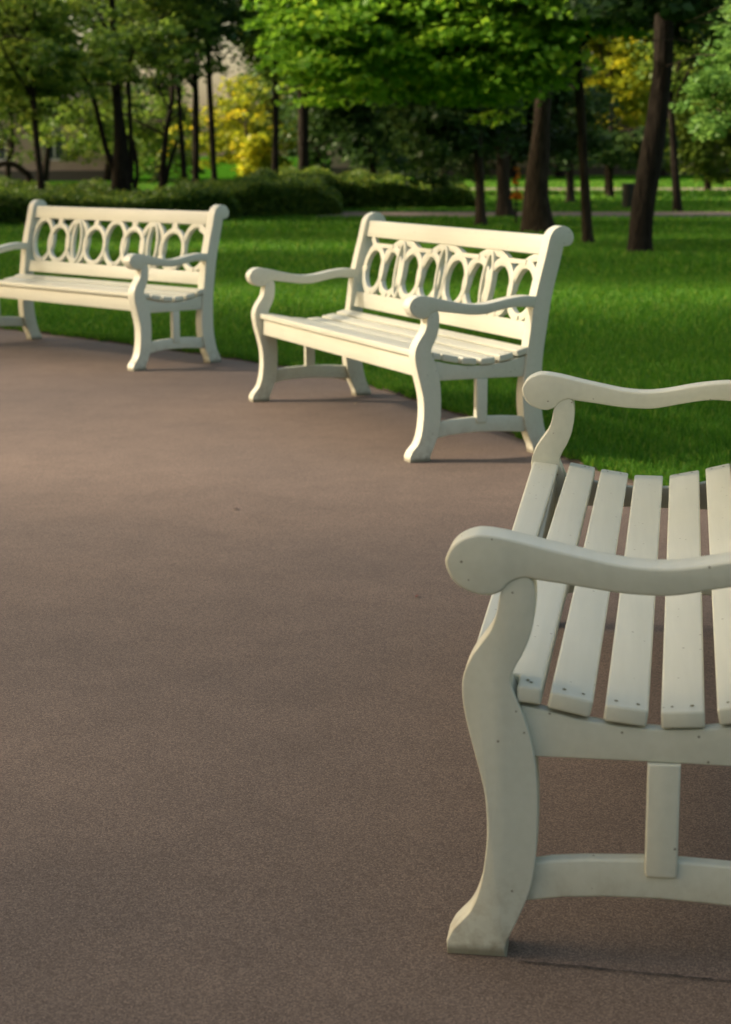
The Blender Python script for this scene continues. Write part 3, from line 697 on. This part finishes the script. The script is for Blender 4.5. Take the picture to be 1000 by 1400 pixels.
for k, (u, vb, Y, rx, rz, n, lm, lf, lab) in enumerate((
    (-40, 200, 62, 3.2, 3.6, 230, L_MID, .24, 'far green tree in front of the low building at the left edge'),
    (65, 205, 68, 3.0, 3.6, 130, L_HEDGE, .26, 'far olive tree above the low pinkish building'),
    (172, 236, 60, 1.8, 1.5, 50, L_HEDGE, .2, 'far bushy tree seen through the stems of the clump'),
    (218, 238, 70, 2.4, 1.6, 45, L_MID, .24, 'far low-branched tree behind the forked trunk'),
    (150, 130, 72, 3.0, 3.2, 30, L_MID, .22, 'far dark crown above the clump of stems'),
    (365, 240, 66, 2.6, 2.2, 120, L_SUNLIT, .2, 'far yellow-green tree behind the sunlit bush'),
    (420, 215, 72, 3.2, 3.4, 85, L_DARK, .26, 'far dark tree behind the thick straight trunk'),
    (505, 205, 78, 3.6, 3.8, 230, L_DARK, .28, 'far dark tree behind the slender trunk'),
    (610, 215, 74, 3.6, 3.8, 230, L_MID, .26, 'far tree directly above the middle bench'),
    (700, 205, 80, 3.8, 4.0, 240, L_DARK, .28, 'far dark tree hidden behind the stout flared trunk'),
    (765, 190, 84, 3.2, 3.8, 150, L_HEDGE, .28, 'far olive tree left of the sunlit tree'),
    (905, 215, 80, 3.4, 3.6, 210, L_MID, .28, 'far tree seen just right of the leaning trunk'),
    (1040, 215, 76, 3.6, 3.8, 230, L_MID, .28, 'far tree at the right edge behind the olive tree'))):
    rr = random.Random(k); sc = (Y+18)/Y; Y = min(Y+18, 88 if u < 130 else 97); rx *= sc; rz *= sc; lf *= sc*.9
    T_('far_tree', lab, Y, [[(u+rr.uniform(-6, 6), 245, 11), (u, 215, 9), (u+rr.uniform(-5, 5), 170, 8)]], (0, 0, 8, .07),
       [(u, vb, 0, rx, rx*.8, rz, n, 56, dict(clus=.85, shell=.25))], lm, lf, 60+k, bk=BARK_D, group=G3, nl=8)
# unseen leaf mass added left and behind the camera for shade and dapple
gw = np.random.default_rng(99); Kc = []
def shade_wood(n, xr, yr, zr, thin=None):
    K = np.column_stack([gw.uniform(*xr, n), gw.uniform(*yr, n), gw.uniform(*zr, n)])
    if thin: K = K[gw.random(n) < np.array([thin(y, z) for y, z in K[:, 1:]])]
    Kc.append(K)
def dens(y, z):  # gaps shaped so that sun reaches the benches and streaks the lawn
    m = math.sin(y*2.3+z*.6)*math.cos(y*.9-z*.45+1)
    if y < 5.6: return .72+.1*m
    if y < 7: return .58+.15*m
    if y < 10: return max(0, .17+.2*m)
    if y < 13.4: return max(0, .40+.3*m)
    if y < 16.2: return .85
    if y < 19.8: return .0 if abs(z-11.6) > .5 else .3
    if z > 15 and y > 19: return .1
    if 24.3 < y < 27.8: return .0 if abs(z-11.6) > .9 else .5
    if y < 33: return 1
    if y < 37: return .10
    return .0
shade_wood(2100, (-28, -17), (-14, 40), (4, 18), dens)
shade_wood(430, (-26, 26), (-24, -13), (.8, 11))
shade_wood(120, (18, 26), (-14, 10), (.8, 8))
K = np.concatenate(Kc); idx = np.repeat(np.arange(len(K)), 60)
q = gw.normal(size=(len(idx), 3)); q /= np.linalg.norm(q, axis=1)[:, None]; q *= (gw.random(len(idx))**.4)[:, None]*np.array([1.3, 1.3, .7])
Vw, Fw = leaves(K[idx]+q, .34, .6, 98)
tag(obj('shade_woodland', from_np('shade_woodland', Vw, Fw, np.tile(gw.random(len(idx)), 2)), L_WOOD), 'unseen leaf mass added behind the viewer and on the left for shade', 'shade_woodland', kind='stuff')
# arched bough
pa = [at(*q, 35) for q in ((47, 262), (42, 246), (33, 234), (20, 225), (6, 223), (-8, 230), (-20, 246), (-26, 262))]
ar = empty('arched_bough', (pa[0].x, pa[0].y, 0)); tag(ar, 'dark curved bough arching to the ground at the left edge', 'bough')
pa[0].z = pa[-1].z = -.05
pp = catmull([p-Vector((pa[0].x, pa[0].y, 0)) for p in pa], 5)
v, f = tube_np(pp, [.062-.02*i/len(pp) for i in range(len(pp))], 10, 3, .1)
obj('stem', from_np('stem', v, f, smooth=True), BARK_D, ar)
pl = at(40, 240, 35)-Vector((pa[0].x, pa[0].y, 0))
v, f = tube_np([pl, pl+Vector((-.05, .1, -.25)), pl+Vector((-.12, .15, -.62))], [.05, .04, .04], 8, 3, .1)
obj('side_stem', from_np('side_stem', v, f, smooth=True), BARK_D, ar)
# sapling behind the stout trunk, orange sunlight put into its leaf colour
tree('orange_lit_sapling', 'small sapling with orange sunlight painted into its leaves, behind left side of stout trunk', 31,
     [[(706, 300, 3), (706, 270, 2.5), (706, 240, 2)]], (0, 0, 1.1, .008),
     [(706, 290, 0, .07, .07, .18, 14, 20, dict(clus=.07)), (707, 265, 0, .05, .05, .22, 9, 16, dict(clus=.05))], L_ORANGE_LIT, .06, 35, nl=4, cat='sapling', flare=0)

# ------------------------------------------------------------------ hedges
def hedge(name, label, pts, h0, depth, n, lmat, seed, leaf=.07):
    """pts: front foot line; bushy mass behind it"""
    g = np.random.default_rng(seed); line = catmull([(x, y, 0) for x, y in pts], 8)
    A = np.array([[p.x, p.y] for p in line]); d = np.r_[0, np.cumsum(np.hypot(*np.diff(A, axis=0).T))]
    t = g.uniform(0, d[-1], n); x = np.interp(t, d, A[:, 0]); y = np.interp(t, d, A[:, 1])
    q = g.random(n)*depth
    top = h0*(1+.16*np.sin(t*1.3+seed)+.12*np.sin(t*3.1+q*2)+.08*np.sin(t*7.3+q*5))*(1-.25*(1-np.minimum(q/.5, 1))**2)*(.86+.28*q/depth)
    ta = np.clip(np.minimum(t, d[-1]-t)/1.4, 0, 1); ta = np.sqrt(1-(1-ta)**2); top = top*(.12+.88*ta)*(1+.10*np.sin(t*5.1)*np.sin(t*1.7+1))
    k = g.random(n); z = np.where(k < .55, top+g.normal(0, .04, n), top*g.random(n)); q = np.where(k < .55, q, np.where(g.random(n) < .7, g.random(n)*.35, q))
    P = np.column_stack([x, y+q, np.maximum(z, .02)])
    V, F = leaves(P, leaf, .7, seed)
    base = np.array([A[0, 0], A[0, 1], 0]); V -= base
    r = empty(name, tuple(base)); tag(r, label, 'hedge')
    obj('foliage', from_np('foliage', V, F, np.tile(g.random(n), 2)), lmat, r)
    # dark woody core so that the mass is closed
    V = []; F = []; m = len(line); prof = [(.12, 0), (.14, .6), (.4, .84), (depth*.7, .9), (depth-.2, .8), (depth-.1, 0)]
    for i, p in enumerate(line):
        te = min(d[i], d[-1]-d[i])/1.6; te = math.sqrt(max(0, 1-(1-min(1, te))**2))*.95
        for (dq, hz) in prof: V.append((p.x-base[0], p.y+dq-base[1], te*hz*h0*(.86+.1*noise.noise(Vector((p.x, dq, 0))))))
    for i in range(m-1):
        for k2 in range(5): a = i*6+k2; F.append((a, a+1, a+7, a+6))
    obj('stems', from_np('stems', V, F, smooth=True), CORE, r)
    return r
CORE = simple('hedge_core', (.010, .018, .006), 1, 0, 8, (.02, .035, .01))
g0 = ground(0, 309); g1 = ground(210, 305); g2 = ground(330, 300); g3 = ground(445, 296)
hedge('hedge', 'long low hedge with sunlit yellow-green top behind the farthest bench', [(-14, 27.5), (g0.x, g0.y), (g1.x, g1.y), (g2.x, g2.y)], .50, 5.0, 95000, L_HEDGE2, 41, .06)
hedge('hedge', 'darker bushy hedge end between the two benches, right of the yellow-green hedge', [(g2.x-1.8, g2.y-.1), (g2.x-.1, g2.y+.2), (g3.x-.5, g3.y+.1), (g3.x+.3, g3.y+1.2)], .58, 4.5, 42000, L_HEDGE2, 42, .065)
g4 = ground(455, 286.5); g5 = ground(650, 285)
hedge('hedge', 'dark clipped hedge beyond the footpath, behind the middle bench', [(g4.x-2.5, g4.y+.3), (g4.x, g4.y), (g5.x, g5.y)], .62, 2.2, 42000, L_MID, 43, .09)

# ------------------------------------------------------------------ far buildings
WALL_A = simple('pinkish_plaster', (.30, .22, .20), .9, 0, 1.5, (.36, .27, .245)); WALL_B = simple('grey_brown_plaster', (.25, .20, .17), .9, 0, 1.2, (.32, .26, .22))
ROOFM = simple('dark_roof', (.07, .06, .055), .8); GLASS = simple('window_glass', (.05, .06, .08), .15); TRIM = simple('pale_trim', (.5, .5, .52), .7)
def building(label, u0, u1, Y, h, wallm, seed, pitch=3.0):
    a = at(u0, 240, Y); b = at(u1, 240, Y); x0, x1 = a.x, b.x; D = 9
    r = empty('long_building', (x0, Y, 0)); tag(r, label, 'building')
    W = x1-x0; wz0, wz1, ww = 1.0, 2.6, 1.15
    bm = bmesh.new(); n = int(W/pitch); px = (W-n*pitch)/2
    xs = [0]; cuts = []
    for i in range(n):
        c = px+pitch*(i+.5); cuts.append((c-ww/2, c+ww/2))
    def q(xa, xb, za, zb): box_mesh('', xa, xb, 0, .35, za, zb, 0, bm)
    q(0, W, -.1, wz0); q(0, W, wz1, h)
    e = 0
    for (ca, cb) in cuts: q(e, ca, wz0, wz1); e = cb
    q(e, W, wz0, wz1)
    box_mesh('', 0, .3, .35, D, 0, h, 0, bm); box_mesh('', W-.3, W, .35, D, 0, h, 0, bm); box_mesh('', .3, W-.3, D-.3, D, 0, h, 0, bm)
    obj('wall', finish(bm, 'wall'), wallm, r)
    bm = bmesh.new(); vs = [bm.verts.new(p) for p in ((-.4, -.4, h), (W+.4, -.4, h), (W+.4, D+.4, h), (-.4, D+.4, h), (1.5, D/2, h+1.5), (W-1.5, D/2, h+1.5))]
    for f_ in ((0, 1, 5, 4), (1, 2, 5), (2, 3, 4, 5), (3, 0, 4), (3, 2, 1, 0)): bm.faces.new([vs[k] for k in f_])
    obj('roof', finish(bm, 'roof'), ROOFM, r)
    obj('plinth', box_mesh('plinth', -.05, W+.05, -.12, -.004, -.1, .5, 0), ROOFM, r)
    for (ca, cb) in cuts:
        bm = bmesh.new()
        for t in ((ca, ca+.09, wz0, wz1), (cb-.09, cb, wz0, wz1), (ca+.09, cb-.09, wz0, wz0+.09), (ca+.09, cb-.09, wz1-.09, wz1), ((ca+cb)/2-.04, (ca+cb)/2+.04, wz0+.09, wz1-.09)):
            box_mesh('', t[0]+.002, t[1]-.002, .08, .14, t[2]+.002, t[3]-.002, 0, bm)
        fr = obj('window', finish(bm, 'window'), TRIM, r)
        obj('pane', box_mesh('pane', ca+.004, cb-.004, .16, .18, wz0+.004, wz1-.004, 0), GLASS, fr)
    return r
building('low pinkish-grey building far behind the trees at the left edge', -160, 150, 90, 3.8, WALL_A, 1)
building('long low grey-brown building far behind the trees on the right', 452, 1180, 102, 4.0, WALL_B, 2)

# ------------------------------------------------------------------ litter bin at the path
bp = ground(861, 285.5); lb = empty('litter_bin', (bp.x, bp.y, 0)); tag(lb, 'dark litter bin beside the footpath, half hidden by the leaning trunk', 'litter bin')
BIN = simple('bin_metal', (.02, .025, .02), .5, .3)
bm = bmesh.new()
for k in range(16):
    a = 2*math.pi*k/16; cx, cy = .17*math.cos(a), .17*math.sin(a)
    m4 = Matrix.Translation((cx, cy, .3)) @ Matrix.Rotation(a, 4, 'Z') @ Matrix.Diagonal((.014, .05, .48, 1)); bmesh.ops.create_cube(bm, size=1, matrix=m4)
obj('slats', finish(bm, 'slats'), BIN, lb)
bm = bmesh.new(); bmesh.ops.create_cone(bm, cap_ends=True, segments=24, radius1=.155, radius2=.155, depth=.48, matrix=Matrix.Translation((0, 0, .3))); obj('liner', finish(bm, 'liner'), BIN, lb)
bm = bmesh.new(); bmesh.ops.create_cone(bm, cap_ends=True, segments=24, radius1=.19, radius2=.19, depth=.03, matrix=Matrix.Translation((0, 0, .558))); obj('rim', finish(bm, 'rim'), BIN, lb)
bm = bmesh.new(); bmesh.ops.create_cone(bm, cap_ends=True, segments=24, radius1=.12, radius2=.12, depth=.09, matrix=Matrix.Translation((0, 0, .03))); obj('foot', finish(bm, 'foot'), BIN, lb)

# ------------------------------------------------------------------ a few dry leaves on the paving
DRY = simple('dry_leaf', (.05, .03, .018), .8); DRYR = simple('reddish_dry_leaf', (.17, .06, .035), .8); DRYP = simple('pale_dry_leaf', (.35, .26, .15), .8)
for (u, v, m, s, lab) in ((322, 697, DRY, .014, 'tiny dark dry leaf lying alone in the middle of the paving'), (570, 817, DRYR, .011, 'tiny reddish leaf scrap on the paving left of nearest armrest'),
                          (486, 553, DRYP, .012, 'tiny pale leaf scrap on the paving under the middle bench')):
    p = ground(u, v); V = []; N = 9
    for k in range(N):
        a = 2*math.pi*k/N; rr = s*(.7+.5*noise.noise(Vector((k*.9, u*.1, 0))))*(1.5 if k in (0, 4) else 1); V.append((rr*math.cos(a), rr*.7*math.sin(a), .003+.004*abs(math.sin(a*1.5))))
    V.append((0, 0, .006)); F = [(k, (k+1) % N, N) for k in range(N)]
    o = obj('dry_leaf', from_np('dry_leaf', V, F), m); o.location = (p.x, p.y, 0); o.rotation_euler = (0, 0, u); tag(o, lab, 'leaf')

# paving joint with the nearest foot's shadow edge drawn as a dark strip
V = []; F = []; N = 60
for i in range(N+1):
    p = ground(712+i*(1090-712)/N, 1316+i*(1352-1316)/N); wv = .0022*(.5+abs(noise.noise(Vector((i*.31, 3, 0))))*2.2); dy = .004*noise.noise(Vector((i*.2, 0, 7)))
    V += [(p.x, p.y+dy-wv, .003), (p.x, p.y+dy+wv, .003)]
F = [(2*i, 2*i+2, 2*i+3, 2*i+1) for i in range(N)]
tag(obj('joint_shadow_line', from_np('joint_shadow_line', V, F), simple('joint_shadow', (.028, .022, .018), .95)), kind='structure')
